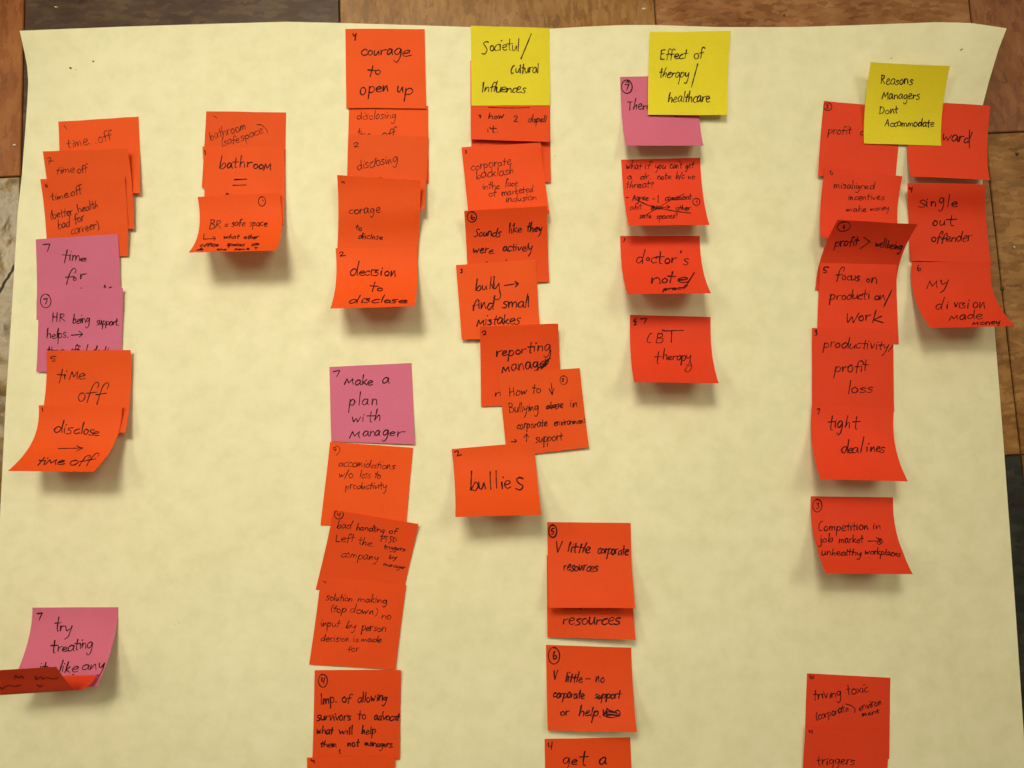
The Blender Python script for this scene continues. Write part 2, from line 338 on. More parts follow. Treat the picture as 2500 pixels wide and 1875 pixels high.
al('p', .78, [(.08, 1.05), (.04, -1.1)], [(.05, .6), (.38, 1.02), (.66, .7), (.5, .12), (.1, .2)])
al('r', .60, [(.04, .98), (.10, 0), (.10, 0), (.18, .82), (.6, 1.02)])
al('s', .66, [(.62, .98), (.22, .92), (.14, .66), (.5, .38), (.4, .0), (.0, -.04)])
al('t', .58, [(.34, 1.8), (.22, -.02)], [(-.04, 1.08), (.66, .98)])
al('u', .78, [(.06, .98), (.10, .12), (.34, .06), (.56, .92), (.56, .92), (.66, .0)])
al('y', .74, [(.04, 1.0), (.2, .3), (.5, .62)], [(.68, 1.05), (.42, -.5), (.1, -1.05)])
al('w', 1.0, [(.02, 1.0), (.16, .04), (.40, .66), (.56, .04), (.56, .04), (.92, 1.05)])
al('k', .74, [(.2, 2.1), (.08, 0)], [(.56, 1.1), (.12, .5), (.12, .5), (.7, .02)])
def Lt(letters, slant=.12, crop=None): return ('l', letters, slant, crop)
CROPS = {'A': (0, 0, 3.318), 'B': (400, 200, 3.318), 'C': (750, 0, 3.318), 'D': (750, 400, 3.318), 'E': (0, 350, 3.318), 'F': (0, 800, 3.318), 'G': (0, 1375, 3.318),
 'H': (1100, 0, 3.318), 'I': (1080, 450, 4.1475), 'J': (1080, 800, 3.318), 'K': (1450, 50, 3.687), 'L': (1450, 500, 3.687), 'M': (1950, 100, 3.687), 'N': (1950, 400, 3.687),
 'O': (1900, 780, 3.687), 'P': (1900, 1150, 3.687), 'Q': (1900, 1600, 5.53), 'R': (750, 850, 4.1475), 'S': (720, 1200, 3.687), 'T': (720, 1600, 5.53),
 'U': (1280, 1220, 4.365), 'V': (1280, 1550, 5.105)}
def cn(c, x, y):
    a = CROPS[c]; return (a[0]+x/a[2], a[1]+y/a[2])
rnd = random.Random(11)
def catmull(pts, step=2.0):
    pts = np.asarray(pts, float)
    if len(pts) < 3:
        n = max(2, int(np.hypot(*(pts[-1]-pts[0]))/step)+1)
        return pts[0]+(pts[-1]-pts[0])*np.linspace(0, 1, n)[:, None]
    segs = []; cur = [pts[0]]
    for p in pts[1:]:
        if np.allclose(p, cur[-1]): segs.append(cur); cur = [p]
        else: cur.append(p)
    segs.append(cur); out = []
    for sg in segs:
        if len(sg) < 2: continue
        q = [2*sg[0]-sg[1]]+list(sg)+[2*sg[-1]-sg[-2]]
        for i in range(1, len(q)-2):
            p0, p1, p2, p3 = q[i-1], q[i], q[i+1], q[i+2]
            n = max(2, int(np.hypot(*(p2-p1))/step)+1)
            for tt in np.linspace(0, 1, n, endpoint=False):
                out.append(.5*((2*p1)+(-p0+p2)*tt+(2*p0-5*p1+4*p2-p3)*tt**2+(-p0+3*p1-3*p2+p3)*tt**3))
        out.append(sg[-1])
    return np.array(out)
def W(text, x0, y0, x1, y1, xh, slant=.12, crop=None):
    return ('w', text, x0, y0, x1, y1, xh, slant, crop)
def Rw(*strokes, crop=None): return ('r', strokes, crop)
def El(cx, cy, rx, ry, ang=0, crop=None): return ('e', cx, cy, rx, ry, ang, crop)
def num(k, x, y, h, crop=None, lean=.1):
    D = {'1': [[(.3, 1), (.35, 0)]], '2': [[(.05, .75), (.3, 1), (.6, .8), (.05, .05), (.05, .05), (.7, .1)]],
         '3': [[(.05, .9), (.5, .95), (.25, .58), (.25, .58), (.6, .35), (.35, 0), (.0, .1)]],
         '4': [[(.05, 1), (.1, .5), (.55, .55)], [(.6, 1), (.5, 0)]], '5': [[(.6, 1), (.15, .95), (.1, .55), (.5, .5), (.5, .1), (.1, .02)]],
         '6': [[(.35, 1), (.08, .45), (.25, .0), (.6, .2), (.45, .45), (.12, .3)]], '7': [[(.0, .9), (.65, .98), (.65, .98), (.35, 0)]]}[k]
    return ('r', [[(x+(p[0]+lean*p[1])*h*.8, y-p[1]*h) for p in s_] for s_ in D], crop)
def strokes_native(item, crop):
    kind = item[0]; cr = item[-1] or crop; sc = CROPS[cr][2]; out = []
    if kind == 'r':
        for s_ in item[1]:
            out.append(catmull([cn(cr, *p) for p in s_], 1.6))
    elif kind == 'e':
        _, cx, cy, rx, ry, ang, _c = item; a0 = rnd.uniform(-2.2, -1.2); pts = []
        for k in range(30):
            a = a0+k/27*2*math.pi; q = 1+.04*math.sin(a*2+a0)+.004*k
            x = math.cos(a)*rx*q; y = math.sin(a)*ry*q
            pts.append(cn(cr, cx+x*math.cos(ang)-y*math.sin(ang), cy+x*math.sin(ang)+y*math.cos(ang)))
        out.append(np.array(pts))
    elif kind == 'l':
        for (c, x, y, w, xh) in item[1]:
            wf, ss = G[c]
            if c in ALT and rnd.random() < .35: wf, ss = rnd.choice(ALT[c])
            for s_ in ss:
                pp = []; last = None
                for p in s_:
                    if last is not None and np.allclose(last, p): pp.append(pp[-1]); continue
                    pp.append((x+p[0]/wf*w+item[2]*p[1]*xh+rnd.uniform(-.02, .02)*xh, y-p[1]*xh+rnd.uniform(-.03, .03)*xh)); last = p
                out.append(catmull([cn(cr, *q) for q in pp], 1.6))
    else:
        _, text, x0, y0, x1, y1, xh, slant, _c = item
        text = text.replace(' ', ''); xh = xh*1.05
        alts = [rnd.choice(ALT[c]) if (c in ALT and rnd.random() < .5) else G[c] for c in text]
        total = sum(a_[0] for a_ in alts)-.1; wsl = rnd.uniform(-.05, .06); slant += wsl
        L_ = math.hypot(x1-x0, y1-y0); sx = L_/total; d = np.array([(x1-x0)/L_, (y1-y0)/L_]); up = np.array([d[1], -d[0]])
        if up[1] > 0: up = -up
        cur = 0.0
        for w, ss in alts:
            jy = rnd.uniform(-.10, .10); js = rnd.uniform(.84, 1.16); jx = rnd.uniform(.88, 1.06); jl = rnd.uniform(-.09, .09)
            for s_ in ss:
                pp = []; last = None
                for p in s_:
                    gy = p[1]
                    if gy > 1.05: gy = 1+(gy-1)*.95
                    if last is not None and np.allclose(last, p): pp.append(pp[-1]); continue
                    X = (cur+p[0]*jx)*sx + (slant+jl)*gy*xh + rnd.uniform(-.04, .04)*xh; Y = (gy*js+jy)*xh + rnd.uniform(-.05, .05)*xh
                    q = np.array([x0, y0])+d*X+up*Y; pp.append(tuple(q)); last = p
                out.append(catmull([cn(cr, *q) for q in pp], 1.6))
            cur += w
    return [o for o in out if len(o) > 1]

def ribbon(line, w, seed):
    """outline points of a pen line of width w (photograph pixels) : left/right pairs with rounded ends"""
    d = np.gradient(line, axis=0); n = np.hypot(d[:, 0], d[:, 1]); n[n < 1e-6] = 1e-6; d = d/n[:, None]
    nrm = np.stack([-d[:, 1], d[:, 0]], -1); k = np.arange(len(line)); u_ = k/max(1, len(k)-1)
    ww = w*.5*(1.10-.26*u_+.13*np.sin(k*.45+seed)+.10*np.sin(k*.21+seed*2.3))*(.92+.16*math.sin(seed*7))
    t0, t1 = line[0]-d[0]*w*.30, line[-1]+d[-1]*w*.30
    A = np.vstack([t0+nrm[0]*ww[0]*.5, line+nrm*ww[:, None], t1+nrm[-1]*ww[-1]*.5])
    B = np.vstack([t0-nrm[0]*ww[0]*.5, line-nrm*ww[:, None], t1-nrm[-1]*ww[-1]*.5])
    return A, B

# ---------------------------------------------------------------- sticky notes
RES = .001; HX0, HY0 = -.62, -.60; HN = 1240
HM = np.zeros((HN, HN), np.float32)                          # heights already taken on the sheet, 1 mm cells
def support(x, y):
    i = np.clip(((x-HX0)/RES).astype(int), 1, HN-2); j = np.clip(((y-HY0)/RES).astype(int), 1, HN-2)
    m = HM[i, j]
    for a in (-1, 0, 1):
        for b_ in (-1, 0, 1): m = np.maximum(m, HM[i+a, j+b_])
    return m
def stamp(P):
    n = P.shape[0]; q = np.linspace(0, n-1, 160)
    i0 = np.clip(q.astype(int), 0, n-2); f = q-i0
    R_ = P[i0]*(1-f)[:, None, None]+P[i0+1]*f[:, None, None]
    R_ = R_[:, i0]*(1-f)[None, :, None]+R_[:, i0+1]*f[None, :, None]
    i = np.clip(((R_[..., 0]-HX0)/RES).astype(int), 0, HN-1); j = np.clip(((R_[..., 1]-HY0)/RES).astype(int), 0, HN-1)
    np.maximum.at(HM, (i, j), R_[..., 2].astype(np.float32))
SIZE = .0765; NG = 25
v_ = np.linspace(0, 1, NG)
def edge_len(Tp, px_, py_, zb, z0, pw):
    zz = z0+(zb-z0)*v_**pw
    Bp = back(px_, py_, zb)
    xy = Tp[:2]+(Bp[:2]-Tp[:2])*v_[:, None]
    q = np.column_stack([xy, zz]); return np.sum(np.linalg.norm(np.diff(q, axis=0), axis=1))
def solve_z(Tp, c, z0, pw, zmax=.046):
    best = z0
    for z in np.linspace(z0, zmax, 60):
        if edge_len(Tp, c[0], c[1], z, z0, pw) <= SIZE: best = z
        if edge_len(Tp, c[0], c[1], z, z0, pw) > SIZE: break
        best = z
    return best
def note_surface(TL, TR, BR, BL, zt=0.0, zb=None, pw=2.2, base=.00028, tp=2.0):
    pl = back_on_paper(*TL); pr = back_on_paper(*TR)
    a = pl[2]+base+zt; c = pr[2]+base+zt
    Tl = back(*TL, a); Tr = back(*TR, c)
    gl_ = paper_z(*back_on_paper(*BL)[:2])+base; gr_ = paper_z(*back_on_paper(*BR)[:2])+base
    if zb is None:
        # length along each side must be that of a 76 mm note
        l = []
        for Tp, co_, g0 in ((Tl, BL, gl_), (Tr, BR, gr_)):
            best = g0+.0015
            for z in np.linspace(g0+.0015, g0+.046, 70):
                Bp = back(*co_, z); xy = Tp[:2]+(Bp[:2]-Tp[:2])*v_[:, None]
                gz = paper_z(xy[:, 0], xy[:, 1])+base
                zz = np.maximum(gz, gz+zt*(1-v_)**tp+(z-g0)*v_**pw)
                q = np.column_stack([xy, zz]); Ln = np.sum(np.linalg.norm(np.diff(q, axis=0), axis=1))
                best = z
                if Ln >= SIZE: break
            l.append(best)
        m_ = .5*(l[0]+l[1]); zl = .35*l[0]+.65*m_; zr = .35*l[1]+.65*m_
    else: zl, zr = gl_+zb[0]*min(1, .45+zb[0]*40), gr_+zb[1]*min(1, .45+zb[1]*40)
    Bl = back(*BL, zl); Br = back(*BR, zr)
    Uu, Vv = np.meshgrid(v_, v_)                              # rows = v (top to bottom)
    top = Tl[None, None]*(1-Uu)[..., None]+Tr[None, None]*Uu[..., None]
    bot = Bl[None, None]*(1-Uu)[..., None]+Br[None, None]*Uu[..., None]
    XY = top[..., :2]*(1-Vv)[..., None]+bot[..., :2]*Vv[..., None]
    gz = paper_z(XY[..., 0], XY[..., 1])+base
    zbb = (zl-gl_)*(1-Uu)+(zr-gr_)*Uu
    Z = gz+zt*(1-Vv)**tp+zbb*Vv**pw
    Z = Z + .0005*np.sin(Vv*math.pi)*np.sin(Uu*math.pi*1.0)
    P = np.concatenate([XY, Z[..., None]], -1)
    pix = proj(P); z0 = P[..., 2].copy()
    for _ in range(3):
        sp = support(P[..., 0], P[..., 1])+.00035
        lift = np.maximum(sp-z0, 0); lift[lift < .0002] *= .5
        # a note cannot step sharply: spread every lift over its neighbourhood
        K = np.exp(-((np.arange(NG)[:, None]-np.arange(NG)[None, :])/6.0)**2)
        lift = (K[:, :, None]*lift[None]).max(1); lift = (K[:, :, None]*lift.T[None]).max(1).T
        z = z0+lift
        for _k in range(6):
            zs = z.copy(); zs[1:-1, 1:-1] = (z[1:-1, 1:-1]*2+z[:-2, 1:-1]+z[2:, 1:-1]+z[1:-1, :-2]+z[1:-1, 2:])/6
            zs[0, 1:-1] = (z[0, 1:-1]*2+z[0, :-2]+z[0, 2:])/4; zs[-1, 1:-1] = (z[-1, 1:-1]*2+z[-1, :-2]+z[-1, 2:])/4
            z = np.maximum(zs, sp)
        P = back(pix[..., 0], pix[..., 1], z)
    return P
def grid_eval(A, u, v):
    n = A.shape[0]-1
    x = np.clip(u*n, -.6, n+.6); y = np.clip(v*n, -.6, n+.6)
    i = np.clip(np.floor(x).astype(int), 0, n-1); j = np.clip(np.floor(y).astype(int), 0, n-1)
    fx = (x-i)[:, None]; fy = (y-j)[:, None]
    return (A[j, i]*(1-fx)+A[j, i+1]*fx)*(1-fy)+(A[j+1, i]*(1-fx)+A[j+1, i+1]*fx)*fy
def invert(pix, q):
    u = np.full(len(q), .5); v = np.full(len(q), .5); h = .01
    for _ in range(14):
        f0 = grid_eval(pix, u, v); r = q-f0
        fu = (grid_eval(pix, u+h, v)-grid_eval(pix, u-h, v))/(2*h); fv = (grid_eval(pix, u, v+h)-grid_eval(pix, u, v-h))/(2*h)
        det = fu[:, 0]*fv[:, 1]-fu[:, 1]*fv[:, 0]; det[np.abs(det) < 1e-6] = 1e-6
        du = (r[:, 0]*fv[:, 1]-r[:, 1]*fv[:, 0])/det; dv = (fu[:, 0]*r[:, 1]-fu[:, 1]*r[:, 0])/det
        u = np.clip(u+np.clip(du, -.4, .4), -.02, 1.02); v = np.clip(v+np.clip(dv, -.4, .4), -.02, 1.02)
    return u, v
def add_writing(name, P, items, crop, pen, ink, parent):
    pix = proj(P)
    gu = np.gradient(P, axis=1); gv = np.gradient(P, axis=0); nr = np.cross(gv, gu); nr /= np.linalg.norm(nr, axis=-1, keepdims=True)
    nr[nr[..., 2] < 0] *= -1
    vv = []; ff = []; k = 0; pts = []; eps = []
    for it in items:
        wpen = .90*pen/CROPS[crop][2]
        for ln in strokes_native(it, crop):
            A, B = ribbon(ln, wpen, rnd.uniform(0, 6)); n = len(A); b0 = len(pts)
            for a, b_ in zip(A, B): pts += [a, b_]
            eps += [.00010+.000008*(k % 9)]*(2*n)
            ff += [(b0+2*i, b0+2*i+1, b0+2*i+3, b0+2*i+2) for i in range(n-1)]; k += 1
    if not pts: return
    q = np.array(pts); u, v = invert(pix, q)
    ins = (u > -.015) & (u < 1.015) & (v > -.015) & (v < 1.015)
    ue = np.clip(u, .004, .996); ve = np.clip(v, .004, .996)
    X = grid_eval(P, ue, ve)+grid_eval(nr, ue, ve)*np.array(eps)[:, None]
    ff = [f for f in ff if ins[list(f)].all()]
    if ff: mesh_obj(name, X, ff, INK[ink], parent, smooth=False)
GROUP = 'square sticky notes on the paper sheet'
def note(crop, col, TL, TR, BR, BL, label, nums=(), items=(), pen=9, ink='marker', zt=0.0, zb=None, pw=2.2, tp=2.0):
    def c(p): return cn(*p) if len(p) == 3 else cn(crop, *p)
    P = note_surface(c(TL), c(TR), c(BR), c(BL), zt, zb, pw, tp=tp)
    stamp(P)
    o = mesh_obj('sticky_note', P.reshape(-1, 3), grid_faces(NG, NG), MAT[col], solid=.00013)
    tag(o, label, 'sticky note', GROUP)
    if nums: add_writing('number', P, nums, crop, pen, ink, o)
    if items: add_writing('handwriting', P, items, crop, pen, ink, o)
    return o

# ---- first column
note('A', 'orange', (471, 985), (1122, 944), (1132, 1563), (490, 1590), 'orange note reading "time off", topmost of the leftmost column, mostly overlapped',
     [Rw([(520, 1018), (540, 1045)])], [W('time', 545, 1205, 720, 1170, 42), Rw([(775, 1160), (780, 1163)]), W('off', 800, 1158, 905, 1130, 40)], 7, 'pen', zb=(.003, .007))
note('E', 'orange', (347, 65), (1032, 42), (1083, 692), (400, 715), 'orange note with crossed 7 reading "time off", second of the leftmost column',
     [Rw([(383, 122), (408, 115), (408, 115), (411, 135), (394, 172)], [(392, 144), (437, 143)])], [W('time', 455, 248, 605, 238, 32), W('off', 625, 242, 705, 228, 34)], 8, 'pen', zt=.008, zb=(.004, .006))
note('E', 'orange', (325, 290), (1008, 262), (1037, 912), (385, 935), 'orange note reading "time off (better health bad for carreer)"',
     [Rw([(378, 328), (365, 340), (385, 345), (380, 356), (368, 352)])],
     [W('time', 415, 468, 553, 435, 32), W('off', 572, 425, 665, 402, 34), W('(better', 410, 612, 590, 580, 36), W('health', 630, 560, 795, 522, 32), W('bad', 470, 695, 570, 668, 36), W('for', 605, 652, 685, 628, 34), W('carreer)', 578, 742, 800, 685, 34)], 8, 'pen', zt=.007, zb=(.002, .003))
note('E', 'pink', (290, 778), (955, 733), (985, 1400), (295, 1430), 'pink note reading "time for", under another pink note',
     [Rw([(348, 820), (405, 815), (405, 815), (395, 845), (383, 878)])],
     [Lt([('t',500,968,58,60),('i',555,950,22,50),('m',580,952,72,46),('e',645,955,58,26)]), Lt([('ƒ',526,1128,66,58),('o',590,1112,30,26),('r',645,1102,52,44)]), Rw([(656, 1174), (662, 1170)], [(843, 1172), (850, 1148), (857, 1172)], [(885, 1170), (905, 1163)])], 10, zt=.002, zb=(.003, .003))
note('E', 'pink', (315, 1190), (996, 1172), ('F', 975, 365), ('F', 293, 357), 'pink note reading "HR being support. helps" with circled 7',
     [El(372, 1278, 42, 50), Rw([(352, 1262), (385, 1258), (385, 1258), (375, 1290), (368, 1302)])],
     [W('HR', 420, 1450, 525, 1443, 36), W('being', 585, 1458, 725, 1455, 36), W('support.', 780, 1470, 960, 1475, 32), W('helps.', 375, 1580, 555, 1575, 36),
      Rw([(578, 1555), (668, 1546)], [(640, 1522), (670, 1545), (670, 1545), (640, 1570)]),
      W('time', 380, 208, 520, 206, 30, crop='F'), W('off', 570, 208, 640, 206, 30, crop='F'), Rw([(713, 138), (695, 200)], crop='F'), W('dedi', 745, 208, 875, 206, 30, crop='F')], 10, zt=.004, zb=(.004, .003))
note('F', 'orange', (374, 187), (1058, 181), (1017, 850), (318, 850), 'orange note with 5 reading "time off" in large slanted letters',
     [Rw([(455, 234), (420, 235), (412, 248), (445, 256), (440, 272), (422, 270)])], [Lt([('t',460,445,58,62),('i',512,416,24,40),('μ',562,415,78,62),('e',630,416,62,44)]), Lt([('o',624,598,66,72),('ƒ',690,588,78,76),('ƒ',768,600,78,80)],.16)], 10, zt=.005, zb=(.010, .012))
note('F', 'orange', (315, 628), (990, 634), (758, 1167), (65, 1160), 'orange note reading "disclose, arrow, time off", strongly curled at the left edge',
     [Rw([(342, 650), (348, 680)])],
     [Lt([('d',430,850,76,52),('i',508,856,26,46),('s',535,858,52,48),('c',592,858,50,36),('l',648,862,28,50),('o',672,864,44,42),('s',712,872,50,46),('e',745,876,60,36)],.2), Rw([(472, 980), (668, 975)], [(622, 955), (645, 970), (672, 973), (672, 973), (650, 985), (622, 1000)]), W('tiμe', 292, 1112, 510, 1108, 36, .6), W('oƒƒ', 552, 1116, 745, 1108, 38, .6)], 10, zt=.008, zb=(.040, .040), pw=2.4)
# ---- bottom left: pink note and the red one rolled over it
note('G', 'rose', (262, 360), (958, 357), (790, 1000), (85, 1000), 'pink note reading "try treating it like any", curling up beneath a rolled red note',
     [Rw([(300, 410), (345, 402), (345, 402), (330, 430), (318, 462)])],
     [Lt([('t',437,550,52,66),('r',482,550,40,44),('y',522,562,62,52)]), Lt([('t',402,726,58,60),('r',462,716,44,42),('e',500,714,50,34),('a',545,712,58,48),('t',598,702,42,50),('i',640,694,20,46),('n',658,690,44,44),('g',700,690,52,52)],.15), W('it', 310, 885, 375, 878, 46, .25), W('like', 470, 885, 625, 880, 45, .25), W('any', 660, 865, 840, 862, 45, .25), Rw([(590, 905), (596, 902)])], 11, zb=(.030, .030), pw=2.0)
def rolled():
    rows = [((105, 925), (785, 905), .0285), ((30, 1005), (745, 968), .0345), ((-60, 1062), (668, 1022), .039), ((-120, 1066), (595, 1016), .047), ((-180, 960), (520, 930), .060), ((-230, 880), (455, 838), .073)]
    Lp = [back(*cn('G', *r[0]), r[2]) for r in rows]; Rp = [back(*cn('G', *r[1]), r[2]) for r in rows]
    def cm(Q):
        Q = [2*Q[0]-Q[1]]+Q+[2*Q[-1]-Q[-2]]; out = []
        for i in range(1, len(Q)-2):
            p0, p1, p2, p3 = Q[i-1:i+3]
            for tt in np.linspace(0, 1, 6, endpoint=False):
                out.append(.5*((2*p1)+(-p0+p2)*tt+(2*p0-5*p1+4*p2-p3)*tt**2+(-p0+3*p1-3*p2+p3)*tt**3))
        out.append(Q[-2]); return np.array(out)
    A, B = cm(Lp), cm(Rp); n = len(A); uu = np.linspace(0, 1, 20)
    P = A[:, None]*(1-uu)[None, :, None]+B[:, None]*uu[None, :, None]
    o = mesh_obj('sticky_note', P.reshape(-1, 3), grid_faces(20, n), MAT['red'], solid=.00013)
    Q = P[20:]; m_ = 25; ii = np.linspace(0, len(Q)-1, m_); jj = np.linspace(0, 19, m_)
    i0 = np.minimum(ii.astype(int), len(Q)-2); j0 = np.minimum(jj.astype(int), 18); fi = (ii-i0)[:, None, None]; fj = (jj-j0)[None, :, None]
    Q = (Q[i0]*(1-fi)+Q[i0+1]*fi); Q = Q[:, j0]*(1-fj)+Q[:, j0+1]*fj
    add_writing('ink_showing_through', Q[::-1]+np.array([0, -.0003, .0003]), [Rw([(285, 945), (288, 915), (300, 940), (330, 920), (350, 938), (380, 925), (430, 938), (470, 925)], [(120, 940), (125, 910), (150, 930), (175, 915), (190, 935)], [(5, 1000), (12, 1020), (40, 1000), (80, 990), (120, 998), (170, 985)], [(300, 985), (320, 1000), (345, 990)])], 'G', 10, 'faint', o)
    tag(o, 'red note rolled up at the left edge of the photo, its dark underside showing', 'sticky note', GROUP)
    return o
rolled()

# ---- second column
note('B', 'orange', (343, 238), (990, 247), (972, 880), (307, 855), 'orange note reading "bathroom (safe space)" in thin slanting letters',
     [Rw([(403, 275), (432, 295)])], [W('bathroom', 378, 475, 668, 385, 36), W('(safe', 470, 520, 610, 488, 34), W('space', 625, 480, 808, 415, 36), Rw([(752, 347), (790, 350), (830, 385), (842, 418)])], 6.5, 'pen', zb=(.003, .003))
note('B', 'orange', (312, 523), (975, 528), (968, 1163), (320, 1160), 'orange note reading "bathroom =" in thick letters',
     [Rw([(332, 555), (337, 590)])], [Lt([('b',446,702,56,50),('a',508,698,48,42),('t',554,696,46,48),('h',610,692,50,48),('r',668,690,46,42),('o',722,702,42,36),('o',768,704,42,36),('μ',808,712,66,50)]), Rw([(570, 792), (672, 788)], [(560, 838), (668, 835)], [(503, 915), (515, 902), (527, 915)])], 11, zt=.003, zb=(.010, .010))
note('B', 'orange', (273, 932), (938, 895), (905, 1365), (200, 1382), 'orange note reading "BR = safe space", lowest of the second column, bottom curled up',
     [El(796, 968, 28, 35), Rw([(799, 955), (806, 968)])],
     [W('BR', 365, 1190, 460, 1185, 40), Rw([(497, 1155), (522, 1152)], [(495, 1170), (520, 1167)]), W('safe', 545, 1170, 655, 1168, 30), W('space', 693, 1168, 835, 1168, 30),
      Rw([(327, 1232), (320, 1274), (320, 1274), (412, 1270)], [(395, 1252), (418, 1266), (405, 1285)]), W('what', 480, 1272, 605, 1270, 19, .3), W('other', 645, 1272, 762, 1270, 19, .3),
      W('office', 288, 1334, 440, 1332, 15, .5), W('spaces', 505, 1330, 650, 1330, 15, .5), W('can', 705, 1326, 772, 1325, 15, .5), W('do', 262, 1366, 318, 1364, 9, .5), W('the', 425, 1366, 505, 1364, 9, .5), W('same', 568, 1362, 690, 1360, 9, .5), W('?', 735, 1362, 757, 1358, 9)], 8.5, zt=.008)

# ---- third column
note('C', 'orange', (338, 872), (981, 858), (985, 1480), (322, 1500), 'orange note reading "disclosing", tucked under the courage note',
     [Rw([(385, 878), (388, 887)])], [W('disclosing', 402, 968, 718, 958, 32), W('time', 402, 1112, 505, 1110, 34), W('off', 600, 1112, 712, 1108, 36)], 7.5, 'pen', zb=(.002, .002))
note('C', 'orange', (309, 235), (952, 236), (963, 879), (317, 876), 'orange note reading "courage to open up", topmost of the third column',
     [Rw([(370, 270), (378, 290), (393, 285)], [(396, 270), (390, 300), (388, 328)])], [Lt([('c',430,448,56,50),('o',486,448,46,40),('u',536,448,54,40),('r',590,445,50,42),('a',643,442,50,46),('g',700,448,66,56),('e',765,456,78,48)]), Lt([('t',488,622,60,50),('o',546,602,50,36)]), Lt([('o',422,768,54,62),('p',494,752,54,52),('e',552,745,50,44),('n',608,740,54,46)]), Lt([('u',726,746,56,48),('p',784,768,76,54)])], 12, zb=(.003, .003))
note('C', 'orange', (335, 1086), (984, 1108), ('D', 948, 372), ('D', 310, 390), 'orange note with 2 reading "disclosing" on a rising line',
     [Rw([(375, 1170), (395, 1155), (412, 1165), (380, 1190), (380, 1190), (418, 1188)])], [W('disclosing', 405, 1378, 730, 1312, 38), Rw([(583, 1440), (603, 1440)])], 7.5, 'pen', zt=.002, zb=(.010, .012))
note('D', 'orange', (242, 90), (917, 135), (893, 782), (238, 790), 'orange note reading "corage to disclose"',
     [Rw([(280, 140), (285, 152), (296, 146)], [(298, 140), (300, 160)])], [W('corage', 335, 405, 590, 395, 36), W('to', 385, 525, 440, 542, 22), W('disclose', 412, 606, 607, 612, 23)], 8.5, zt=.015, zb=(.004, .004), tp=2.6)
note('D', 'orange', (230, 683), (888, 676), (870, 1153), (187, 1172), 'orange note reading "decision to disclose" with curled lower edge',
     [Rw([(262, 725), (275, 712), (292, 722), (265, 748), (265, 748), (312, 742)])], [Lt([('d',342,906,66,60),('e',416,905,50,38),('c',464,904,42,36),('ı',508,900,18,42),('ʒ',518,906,64,46),('i',588,906,20,40),('o',622,906,46,38),('n',672,915,52,48)],.15), Lt([('t',506,1034,58,42),('o',562,1030,52,24)]), Lt([('d',330,1130,78,34),('ı',430,1126,20,24),('ʒ',440,1124,70,32),('c',512,1126,66,26),('l',588,1122,26,30),('o',618,1126,56,22),('s',668,1126,60,26),('e',728,1128,84,24)],.45)], 11, zt=.003)
note('R', 'pink', (224, 190), (1057, 150), (1090, 975), (243, 945), 'pink note reading "make a plan with manager"',
     [Rw([(265, 240), (330, 222), (330, 222), (315, 260), (295, 290)])], [Lt([('μ',378,366,102,58),('a',480,372,64,50),('k',548,372,60,52),('e',602,374,64,44)]), Lt([('a',756,355,78,56)]), Lt([('p',424,582,62,62),('l',508,580,36,70),('a',550,575,70,62),('n',648,574,66,62)]), Lt([('w',448,748,96,50),('i',552,742,24,46),('t',598,748,78,62),('h',676,732,72,56)]), Lt([('μ',428,908,114,66),('a',558,892,68,52),('n',628,890,58,52),('a',682,886,54,52),('g',758,886,66,58),('e',828,886,62,42),('r',895,898,92,56)],.18)], 13, zb=(.002, .004))
note('R', 'orange', (232, 948), (1071, 1008), ('S', 1000, 292), ('S', 230, 303), 'orange note reading "accomidations w/o loss to productivity"',
     [Rw([(262, 1012), (290, 1005), (285, 1045)], [(265, 1030), (300, 1025)], [(285, 985), (325, 1005), (328, 1050), (295, 1083)])],
     [W('accomidations', 312, 1192, 882, 1225, 38), W('w/o', 318, 1310, 460, 1312, 40), W('loss', 530, 1312, 637, 1318, 40), W('to', 675, 1315, 742, 1318, 40), W('productivity', 385, 1425, 800, 1428, 38)], 9, 'pen', zt=.001, zb=(.002, .003))
note('S', 'vermilion', (350, 165), (1112, 292), (983, 872), (187, 882), 'tilted red-orange note reading "bad handling of PTSD, left the company"',
     [El(397, 207, 39, 37), Rw([(383, 192), (388, 212), (405, 205)], [(408, 190), (402, 226)])],
     [W('bad', 375, 328, 505, 335, 32), W('handling', 550, 348, 805, 372, 32), W('of', 843, 382, 910, 382, 26), W('Left', 362, 452, 528, 458, 36), W('the', 565, 470, 690, 492, 32), W('PTSD', 768, 450, 914, 460, 28), W('triggers', 800, 515, 988, 535, 19),
      W('company', 413, 590, 748, 620, 36), W('by', 843, 602, 912, 608, 20), W('manager', 795, 665, 990, 698, 18)], 8.5, zt=.004, zb=(.002, .002))
note('S', 'vermilion', (235, 770), (1000, 836), (903, 1603), (128, 1557), 'red-orange note reading "solution making (top down) no input by person"',
     [Rw([(258, 808), (265, 815), (275, 808), (275, 828)])],
     [W('solution', 278, 975, 515, 990, 32), W('making', 560, 990, 830, 1008, 32), W('(top', 318, 1080, 455, 1090, 34), W('down)', 495, 1088, 735, 1112, 34), W('no', 775, 1142, 860, 1148, 36), W('input', 230, 1215, 400, 1220, 32), W('by', 455, 1225, 542, 1235, 32),
      W('person', 598, 1250, 815, 1260, 34), W('decision', 232, 1348, 485, 1352, 30), W('is', 520, 1350, 570, 1352, 30), W('made', 598, 1355, 775, 1358, 30), W('for', 475, 1442, 575, 1440, 28)], 8, 'marker', zt=.002, zb=(.003, .004))
